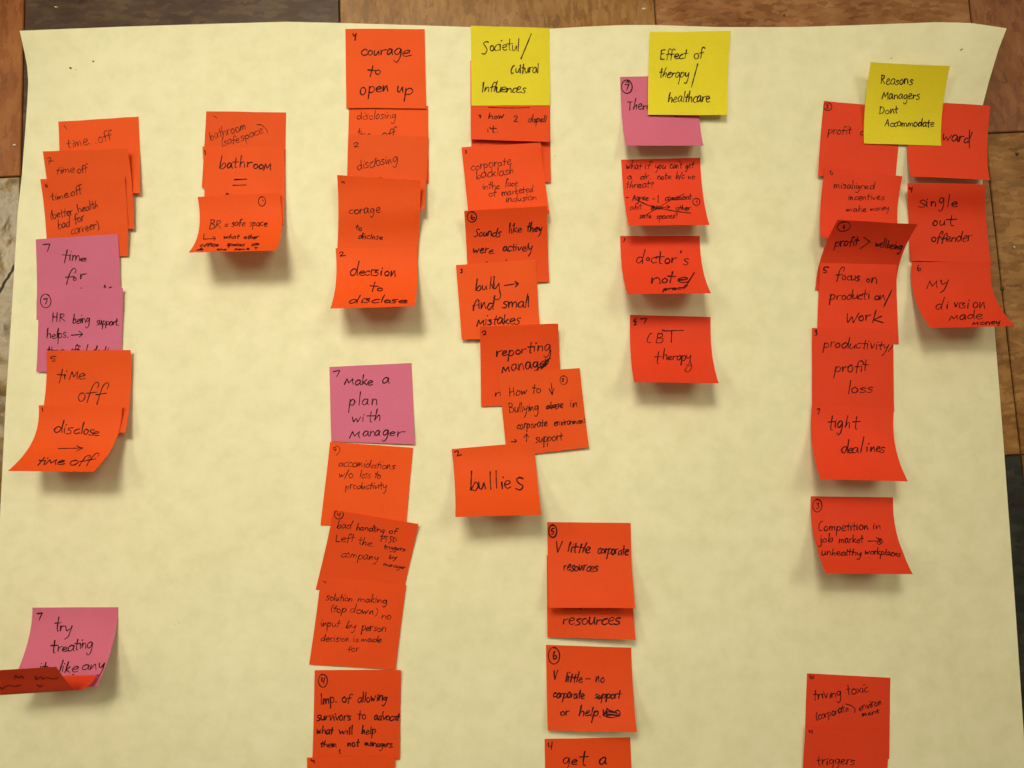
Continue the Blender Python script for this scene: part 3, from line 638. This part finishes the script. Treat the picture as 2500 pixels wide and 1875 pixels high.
note('T', 'vermilion', (266, 200), (1430, 197), (1415, 1410), (235, 1400), 'red-orange note reading "Imp. of allowing survivors to advocate" in thick marker',
     [El(380, 342, 58, 80), Rw([(365, 300), (362, 350), (385, 345)], [(402, 300), (385, 382)])],
     [W('Imp.', 340, 660, 565, 632, 70), W('of', 632, 640, 750, 638, 66), W('allowing', 845, 638, 1240, 615, 62), W('survivors', 295, 875, 750, 880, 62), W('to', 850, 862, 965, 860, 62), W('advocat', 1070, 872, 1405, 878, 56),
      W('what', 290, 1060, 510, 1060, 52), W('will', 590, 1060, 780, 1065, 52), W('help', 900, 1065, 1088, 1058, 52), W('them', 335, 1238, 565, 1238, 50), Rw([(608, 1270), (602, 1300), (615, 1330)]), W('not', 710, 1230, 860, 1230, 50), W('managers.', 945, 1222, 1325, 1240, 42)], 20, zt=.001, zb=(.002, .003))
note('T', 'vermilion', (163, 1380), (1350, 1360), (1340, 2570), (150, 2590), 'red-orange note cut off by the photo bottom, below the survivors note',
     [Rw([(215, 1405), (235, 1427), (258, 1412)], [(250, 1415), (266, 1455)])], (), 18, zt=.003, zb=(.006, .006))

# ---- fourth column
note('H', 'vermilion', (165, 842), (805, 850), (812, 1475), (170, 1470), 'red-orange note almost hidden under the "dispell it" note',
     (), [Rw([(240, 1170), (246, 1168)])], 8, zb=(.002, .004))
note('H', 'vermilion', (160, 492), (805, 500), (803, 1149), (163, 1128), 'red-orange note reading "how 2 dispell it", under the yellow societal note',
     (), [Rw([(305, 870), (420, 874), (520, 875), (640, 872)]), Rw([(228, 940), (250, 940)], [(240, 930), (240, 958)], [(230, 932), (246, 950)]), W('how', 305, 965, 432, 962, 26), W('2', 508, 985, 548, 985, 28), W('dispell', 625, 988, 772, 990, 26), W('it.', 290, 1070, 390, 1072, 26)], 9, zb=(.007, .008))
note('H', 'yellow', (163, 208), (803, 228), (808, 853), (170, 855), 'yellow note reading "societal/ cultural influences"',
     (), [Lt([('S',252,428,62,52),('o',316,412,38,44),('c',352,410,46,48),('i',392,408,22,50),('e',416,408,42,46),('t',452,408,50,52),('u',498,412,48,46),('l',540,418,24,52)],.02), Rw([(570, 478), (655, 273)]), W('Cultural', 485, 592, 712, 588, 38), W('Influences', 250, 742, 602, 752, 40)], 11, zb=(.002, .003))
note('H', 'vermilion', (88, 1193), (730, 1155), ('I', 1085, 300), ('I', 262, 300), 'red-orange note reading "corporate backlash in the face of marketed inclusion"',
     [Rw([(118, 1218), (132, 1224), (122, 1230), (131, 1237), (118, 1243)])],
     [W('corporate', 162, 1382, 488, 1332, 34), W('backlash', 208, 1450, 512, 1405, 34), W('inthe', 255, 1535, 400, 1528, 28), W('face', 440, 1512, 540, 1506, 28), W('of', 305, 1595, 372, 1588, 26), W('marketed', 415, 1588, 670, 1552, 28), W('inclusion', 445, 1640, 697, 1616, 28)], 7.5, 'pen', zt=.003, zb=(.010, .012))
note('I', 'vermilion', (220, 270), (1058, 220), (1083, 985), (262, 1030), 'red-orange note reading "Sounds like they were actively"',
     [El(300, 330, 46, 48), Rw([(302, 305), (290, 335), (305, 358), (325, 345), (312, 332), (296, 342)])],
     [W('Sounds', 318, 520, 585, 525, 42), W('like', 670, 495, 805, 490, 45), W('they', 850, 485, 1005, 482, 44), W('were', 310, 692, 510, 700, 42), W('actively', 608, 680, 905, 672, 42), Rw([(447, 787), (455, 785)], [(645, 770), (653, 768)])], 14, zt=.016, zb=(.003, .004), tp=2.6)
note('I', 'orange', (137, 818), (945, 760), (992, 1555), (195, 1572), 'orange note reading "bully, arrow, find small mistakes"',
     [num('3', 182, 897, 40)], [Lt([('b',332,1076,66,56),('u',402,1068,56,46),('l',476,1060,20,60),('l',512,1052,20,60)],.03), Rw([(500, 1010), (512, 1050), (540, 1052), (572, 1000), (572, 1000), (580, 1080), (590, 1130), (565, 1168), (535, 1162), (512, 1145)]),
      Rw([(628, 1025), (765, 1005)], [(735, 985), (770, 1005), (770, 1005), (740, 1040)]), W('ƒind', 300, 1265, 515, 1262, 56), W('small', 605, 1245, 880, 1245, 58), W('μiʒtakes', 345, 1428, 780, 1412, 56)], 14.5, zt=.003, zb=(.007, .006))
note('I', 'vermilion', (378, 1440), (1172, 1410), ('J', 972, 612), ('J', 313, 640), 'red-orange note reading "reporting manager"',
     [Rw([(400, 1500), (425, 1482), (440, 1500), (408, 1526), (408, 1526), (442, 1520)])],
     [Lt([('r',433,238,46,50),('e',482,224,44,36),('p',532,228,48,46),('o',588,215,46,36),('r',636,210,38,38),('t',686,206,46,50),('i',734,190,20,42),('n',766,190,54,46),('g',820,188,58,52)],crop='J'), W('μanager', 482, 362, 870, 305, 46, crop='J'), Rw([(878, 180), (868, 245), (820, 300), (740, 355)], [(800, 320), (862, 262), (835, 310), (782, 325), (855, 290), (800, 335)], crop='J'), W('rı', 425, 562, 480, 556, 34, crop='J')], 14.5, zt=.010, zb=(.003, .003), tp=2.6)
note('J', 'orange', (455, 374), (1112, 327), (1188, 970), (522, 1048), 'orange note reading "How to, arrow down, Bullying in corporate environment"',
     [El(983, 425, 29, 32), num('2', 968, 438, 26)],
     [W('How', 540, 560, 688, 538, 36), W('to', 728, 532, 797, 526, 36), Rw([(883, 450), (890, 540)], [(865, 495), (890, 542), (890, 542), (903, 490)]), W('Bullying', 540, 692, 778, 668, 38), W('alone', 840, 660, 975, 645, 30),
      Rw([(838, 640), (980, 612)], [(842, 652), (975, 630)], [(880, 660), (905, 625), (925, 660), (950, 630), (972, 655)]), W('in', 1030, 645, 1095, 640, 38), W('corporate', 600, 825, 848, 798, 36), W('environment', 905, 795, 1160, 772, 28),
      Rw([(558, 925), (600, 918)], [(585, 903), (600, 918), (582, 932)], [(680, 925), (684, 862)], [(660, 890), (683, 857), (683, 857), (700, 890)]), W('support', 755, 932, 972, 908, 36)], 8.5, zt=.003, zb=(.003, .006))
note('J', 'orange', (75, 983), (742, 925), (802, 1515), (105, 1533), 'orange note reading "bullies" in large letters',
     [Rw([(98, 1010), (115, 998), (130, 1008), (120, 1040), (120, 1040), (155, 1028)])], [Lt([('b',226,1318,70,74),('u',292,1308,68,58),('l',384,1310,20,73),('l',430,1300,20,70),('i',474,1306,24,60),('e',500,1300,58,62),('s',585,1312,82,100)],-.04)], 12.5, zt=.003)

# ---- fifth column
note('K', 'rose', (235, 508), (948, 484), (987, 1128), (290, 1125), 'pink note reading "Therapy", partly under the yellow therapy note',
     [El(298, 598, 47, 54), Rw([(280, 580), (318, 572), (318, 572), (305, 600), (295, 628)], [(285, 560), (302, 552), (315, 562)])], [W('Therapy', 302, 808, 600, 800, 42), Rw([(512, 858), (522, 852)], [(735, 858), (742, 868)], [(556, 856), (575, 852)])], 11.5, zb=(.020, .020), pw=3.0)
note('K', 'yellow', (503, 102), (1232, 93), (1200, 850), (487, 848), 'yellow note reading "Effect of therapy/ healthcare"',
     (), [W('Effect', 592, 350, 835, 342, 46), W('of', 893, 345, 978, 342, 46), W('therapy', 585, 512, 848, 515, 44), Rw([(935, 390), (877, 602)]), W('healthcare', 665, 732, 1040, 736, 46)], 11.5, zt=.002, zb=(.008, .010))
note('K', 'red', (245, 1252), (956, 1235), ('L', 1040, 182), ('L', 312, 185), 'red note reading "what if you can\'t get a dr. note" with crossed-out lines',
     [El(923, 1633, 31, 29), Rw([(925, 1622), (928, 1642)])],
     [W('what', 290, 1340, 425, 1335, 32), W('if', 455, 1338, 502, 1338, 32), W('you', 548, 1336, 640, 1338, 32), W("can't", 682, 1335, 790, 1332, 32), W('get', 820, 1332, 893, 1328, 30), W('a', 298, 1430, 338, 1428, 32), W('dr.', 415, 1430, 512, 1430, 30), W('note', 570, 1430, 690, 1428, 30), W('b/c', 735, 1425, 810, 1425, 28), W('no', 848, 1428, 908, 1425, 28),
      W('threat?', 288, 1508, 532, 1505, 30), Rw([(290, 1595), (313, 1595)]), W('Agree', 345, 1622, 485, 1618, 27), Rw([(528, 1605), (550, 1608)], [(578, 1575), (578, 1640)]), W('comment', 638, 1620, 875, 1612, 26), Rw([(640, 1618), (870, 1606)]),
      W('abt', 325, 45, 425, 40, 24, crop='L'), W('BR', 510, 45, 595, 50, 22, crop='L'), Rw([(600, 25), (680, 20)], [(655, 8), (682, 20), (655, 35)], [(515, 30), (590, 40)], crop='L'), W('other', 735, 50, 868, 50, 24, crop='L'), W('safe', 410, 122, 515, 120, 24, crop='L'), W('spaces?', 560, 128, 752, 120, 24, crop='L'), Rw([(395, 1622), (500, 1668), (660, 1705), (760, 1722), (874, 1735)], [(812, 1562), (700, 1612), (590, 1680), (470, 1748), (415, 1782)])], 9, zb=None)
o_last = SC.objects[-1]
note('L', 'red', (236, 280), (952, 280), (1055, 797), (300, 803), 'red note reading "doctor\'s note/ proof" with curled bottom edge',
     [Rw([(280, 300), (268, 338)])], [Lt([('d',376,526,78,60),('o',468,502,36,28),('c',506,525,60,52),('t',556,530,70,62),('o',636,528,54,46),('r',692,525,54,48),("'",762,520,26,56),('s',800,542,54,58)],.08), Lt([('n',506,710,106,54),('o',608,702,58,42),('t',660,702,64,56),('e',742,700,112,46)]), Rw([(838, 716), (903, 612)]), W('proof', 622, 772, 828, 758, 16, .3)], 13)
note('L', 'red', (325, 990), (1051, 1010), (1125, 1607), (360, 1595), 'red note reading "CBT therapy"',
     [Rw([(380, 1020), (355, 1050), (385, 1050), (358, 1082), (385, 1080)], [(365, 1030), (375, 1080)]), Rw([(420, 1028), (475, 1022), (475, 1022), (452, 1070)])],
     [W('C', 472, 1240, 522, 1240, 40), W('B', 550, 1242, 620, 1242, 56), Rw([(615, 1125), (640, 1135), (805, 1130)], [(700, 1135), (697, 1242)]), Lt([('t',538,1432,62,62),('h',616,1395,46,50),('e',662,1395,46,30),('r',704,1395,46,34),('a',742,1398,46,40),('p',784,1402,44,46),('y',826,1398,50,48)]), Rw([(862, 1400), (880, 1460), (850, 1505), (820, 1490), (845, 1455), (880, 1440)])], 11)
note('U', 'vermilion', (240, 592), (1135, 600), (1187, 1495), (245, 1465), 'red-orange note reading "resources", under the corporate resources note',
     (), [W('resources', 405, 1330, 1015, 1325, 64), Rw([(595, 1163), (608, 1170)])], 17, zb=(.006, .015))
note('U', 'vermilion', (245, 238), (1135, 247), (1183, 1155), (262, 1152), 'red-orange note with circled 5 reading "V little corporate resources"',
     [El(305, 335, 41, 61), num('5', 285, 368, 62)], [W('V', 318, 562, 385, 562, 62), W('little', 455, 560, 702, 566, 54), W('corporate', 778, 572, 1102, 592, 52), W('resources', 412, 752, 778, 762, 54)], 17, zb=(.018, .026), pw=2.0)
note('V', 'vermilion', (270, 125), (1333, 160), (1403, 1213), (290, 1192), 'red-orange note reading "V little - no corporate support or help"',
     [El(372, 260, 69, 94), Rw([(378, 205), (360, 265), (370, 302), (402, 285), (392, 255), (365, 272)])],
     [W('v', 350, 565, 412, 565, 98), W('little', 505, 582, 722, 590, 62), Rw([(765, 548), (825, 548)]), W('no', 885, 595, 1000, 588, 62), W('corporate', 355, 778, 742, 795, 56), W('support', 870, 795, 1195, 795, 54), W('or', 445, 1005, 548, 1005, 56), W('help.', 675, 1005, 950, 1022, 58),
      Rw([(985, 930), (990, 1010), (1020, 950), (1030, 1020), (1030, 920), (1060, 940), (1150, 970), (1050, 960), (1000, 980), (1080, 990), (1190, 1010), (1060, 1000), (1010, 1015), (1110, 1030), (1195, 990), (1170, 940), (1130, 965), (1180, 990)])], 20, zb=(.010, .023))
note('V', 'vermilion', (253, 1297), (1320, 1277), (1380, 2345), (270, 2350), 'red-orange note with 4 reading "get a", cut off by the photo bottom',
     [Rw([(300, 1345), (305, 1392), (345, 1378)], [(347, 1335), (338, 1425)])], [Lt([('g',472,1608,98,80),('e',576,1615,86,58),('t',680,1622,104,100)]), Lt([('a',926,1612,98,84)])], 20, zb=(.006, .010))

# ---- right columns
note('M', 'red', (227, 538), (938, 600), (872, 1245), (175, 1213), 'red note with circled 3 reading "profit co..", partly under the yellow reasons note',
     [El(262, 592, 36, 31), num('3', 246, 610, 36)], [W('profit', 260, 838, 465, 838, 38), W('co', 545, 852, 620, 855, 38)], 9, zb=(.006, .004))
note('M', 'red', (985, 545), (1725, 583), (1727, 1250), (1015, 1218), 'red note ending in "ward", overhanging the right edge of the sheet',
     (), [W('ward', 1292, 892, 1540, 925, 54, .1), Rw([(1536, 800), (1536, 965)])], 12, zb=(.012, .012), pw=3.0)
note('M', 'yellow', (655, 182), (1383, 205), (1284, 942), (588, 922), 'yellow note reading "Reasons Managers Don\'t Accommodate"',
     (), [W('Reasons', 735, 388, 1022, 390, 42), W('Managers', 745, 525, 1086, 525, 40), W('Dont', 722, 655, 890, 650, 38), W('Accommodate', 772, 768, 1212, 772, 38)], 11, zt=.018, zb=(.004, .004))
note('M', 'red', (240, 1122), (937, 1217), ('N', 920, 720), ('N', 198, 665), 'red note reading "misaligned incentives make money"',
     [Rw([(290, 1165), (285, 1195), (298, 1205), (310, 1195), (300, 1186)])],
     [W('miʒaligned', 313, 1328, 680, 1332, 32), W('incentives', 440, 1432, 768, 1430, 28), W('make', 428, 1535, 605, 1535, 24), W('money', 640, 1532, 808, 1525, 24)], 8, zt=.006, zb=(.012, .018), pw=2.6)
note('N', 'red', (350, 503), (1073, 542), (878, 1185), (148, 1137), 'red note reading "profit > wellbeing", its lifted top edge leaning right',
     [El(408, 563, 58, 38, -.25), num('6', 398, 583, 36)], [W('profit', 320, 742, 530, 735, 42, .2), Rw([(585, 660), (640, 700), (640, 700), (550, 765)]), W('wellbeing', 685, 742, 925, 775, 36)], 11, zt=.036, zb=(.002, .002), tp=2.7)
note('N', 'red', (196, 892), (882, 908), (902, 1620), (165, 1585), 'red note with 5 reading "focus on production/ work"',
     [Rw([(272, 932), (235, 930), (225, 955), (248, 960), (245, 980), (222, 978)])], [Lt([('ƒ',330,1046,58,60),('o',386,1045,40,40),('c',428,1046,42,38),('u',466,1046,48,42),('s',512,1056,38,46)]), Lt([('o',606,1066,34,32),('n',648,1075,62,52)]), Lt([('p',276,1222,52,48),('r',336,1226,44,42),('o',382,1222,48,38),('d',428,1222,54,45),('u',482,1216,50,42),('c',528,1220,42,40),('t',566,1220,48,50),('i',620,1216,20,44),('o',678,1222,48,36),('n',722,1224,62,44)]), Rw([(766, 1284), (838, 1135)]), Lt([('w',424,1434,116,88),('o',536,1412,52,46),('r',596,1412,48,52),('k',650,1432,118,54)])], 12, zt=.003, zb=(.002, .002))
note('O', 'red', (305, 75), (1036, 88), (1045, 830), (305, 800), 'red note reading "productivity/ profit loss"',
     [num('3', 325, 143, 48)], [W('productivity/', 403, 250, 1030, 272, 46, .15), W('profit', 506, 472, 800, 468, 50), W('loss', 622, 665, 852, 655, 50)], 11, zt=.001, zb=(.003, .003))
note('O', 'red', (303, 770), (1043, 798), (1168, 1457), (380, 1437), 'red note reading "tight dealines", lower corners flaring right',
     [num('7', 345, 852, 50)], [Lt([('t',440,998,64,76),('i',503,976,18,48),('g',526,976,54,62),('h',598,976,50,52),('t',660,986,66,66)]), Lt([('d',562,1202,66,62),('e',624,1202,46,42),('a',662,1202,62,50),('l',736,1196,24,70),('i',788,1190,20,46),('n',826,1190,52,44),('e',876,1188,44,42),('s',908,1200,52,50)])], 12, zt=.002)
note('P', 'red', (293, 227), (1035, 237), (1210, 927), (427, 920), 'red note reading "Competition in job market, unhealthy workplaces"',
     [El(353, 312, 40, 52), num('3', 340, 338, 52)],
     [W('Competition', 360, 540, 810, 530, 40), W('in', 848, 525, 922, 525, 36), W('job', 365, 645, 490, 638, 34), W('market', 545, 648, 760, 645, 34), Rw([(808, 632), (890, 630)], [(882, 600), (938, 630), (910, 662), (890, 640), (930, 615), (900, 610), (920, 650), (905, 630), (925, 635)]), W('unhealthy', 388, 758, 742, 762, 32), W('workplaces', 780, 745, 1098, 770, 28)], 11)
note('Q', 'red', (390, 243), (1515, 303), (1500, 1400), (355, 1360), 'red note reading "triving toxic (corporate) environment"',
     [Rw([(430, 255), (430, 295), (455, 315), (482, 295), (468, 278), (445, 292)])],
     [W('triving', 478, 605, 850, 555, 66), W('toxic', 930, 535, 1212, 492, 66), W('(corporate', 510, 870, 950, 750, 52), Rw([(905, 655), (985, 680), (1035, 725), (1030, 775)]), W('environ', 1090, 750, 1395, 660, 52), W('ment', 1135, 825, 1358, 775, 34)], 15, zb=(.002, .003))
note('Q', 'red', (368, 968), (1505, 1038), (1480, 2190), (305, 2130), 'red note reading "triggers", cut off by the photo bottom',
     [Rw([(420, 1005), (422, 1035), (450, 1030)], [(455, 1002), (460, 1055)])], [W('triggers', 520, 1478, 1030, 1470, 66)], 15, zt=.003, zb=(.004, .006))
note('N', 'red', (978, 173), (1675, 185), (1732, 895), (1008, 872), 'red note reading "single out offender" along the right edge',
     [Rw([(998, 210), (1003, 228), (1016, 222)], [(1022, 208), (1014, 255)])], [Lt([('s',1070,390,82,64),('i',1140,386,24,46),('n',1186,382,54,44),('g',1260,362,54,56),('l',1334,386,24,56),('e',1372,386,60,44)],.05), Lt([('o',1202,556,50,48),('u',1262,552,58,42),('t',1320,556,94,54)]), W('oƒƒender', 1190, 705, 1548, 698, 46)], 12, zb=(.004, .006))
note('N', 'red', (1017, 885), (1730, 882), (1942, 1462), (1187, 1477), 'red note reading "my division made money", lower corners flaring right',
     [Rw([(1078, 910), (1068, 945), (1080, 965), (1098, 950), (1086, 938), (1070, 950)])], [Lt([('μ',1152,1118,108,66),('y',1268,1102,80,56)]), Lt([('d',1228,1312,74,54),('i',1324,1306,20,40),('v',1392,1292,42,46),('ı',1436,1298,18,42),('ʒ',1444,1300,58,48),('i',1510,1302,22,50),('o',1562,1296,54,50),('n',1622,1302,64,56)]), W('μade', 1355, 1405, 1645, 1395, 38), W('μoney', 1562, 1452, 1810, 1442, 24)], 11.5, zt=.005)

# crossing-out of the doctor note lines, part of its handwriting
# ---------------------------------------------------------------- crumbs on the floor
mc, nt, b = newmat('white_chip'); n1 = N(nt, 'ShaderNodeTexNoise', Scale=400.0); r1 = ramp(nt, n1.outputs[0], [(.3, (.55, .48, .36)), (.7, (.8, .74, .6))]); nt.links.new(r1.outputs[0], b.inputs['Base Color'])
md, nt, b = newmat('dark_crumb'); n1 = N(nt, 'ShaderNodeTexNoise', Scale=400.0); r1 = ramp(nt, n1.outputs[0], [(.3, (.02, .012, .008)), (.7, (.06, .035, .02))]); nt.links.new(r1.outputs[0], b.inputs['Base Color'])
def crumb(x, y, r, el, ang, mat, label, seed):
    rg = random.Random(seed); c = back(x, y, .0006); rm = r/F*DIST; V = []; n = 7
    for k, (zz, q) in enumerate(((-.0006, .8), (0, 1.0), (.0005, .7))):
        for i in range(n):
            a = 2*math.pi*i/n; rr = rm*q*rg.uniform(.75, 1.2); X = math.cos(a)*rr*el; Y = math.sin(a)*rr
            V.append((c[0]+X*math.cos(ang)-Y*math.sin(ang), c[1]+X*math.sin(ang)+Y*math.cos(ang), c[2]+zz))
    V.append((c[0], c[1], c[2]+.0007)); fs = []
    for k in range(2):
        for i in range(n): fs.append((k*n+i, k*n+(i+1) % n, (k+1)*n+(i+1) % n, (k+1)*n+i))
    fs += [(2*n+i, 2*n+(i+1) % n, 3*n) for i in range(n)]
    o = mesh_obj('crumb', V, fs, mat, smooth=False); tag(o, label, 'crumb', 'crumbs on the floor tiles')
crumb(137, 17.5, 2.0, 2.6, -.25, mc, 'white sliver on the dark plum tile above the sheet', 1)
crumb(1572, 22, 3.2, 1.7, .1, mc, 'white chip beside the joint above the therapy notes', 2)
crumb(1264, 30, 1.8, 1.0, 0, mc, 'tiny white crumb on the tan tile above the yellow societal note', 3)
crumb(1915, 37, 3.0, 1.2, .9, md, 'dark crumb on the brown tile above the top edge of the sheet', 4)
crumb(2484, 376, 4.0, 1.1, 0, md, 'dark crumb near the right edge, right of the ward note', 5)
crumb(2447, 704, 5.0, 1.2, .2, md, 'largest dark crumb, beside the single out offender note', 6)
crumb(2476, 603, 2.4, 1.8, -.7, mc, 'bright chip at the right edge above the largest dark crumb', 7)
crumb(35, 354, 2.8, 1.6, .2, mc, 'pale grit on the tile left of the first column', 8)
crumb(2450, 198, 1.4, 1, 0, mc, 'tiny pale crumb right of the sheet\'s curled corner', 9)
print('triangles', sum(len(o.data.polygons)*2 for o in SC.objects if o.type == 'MESH'))
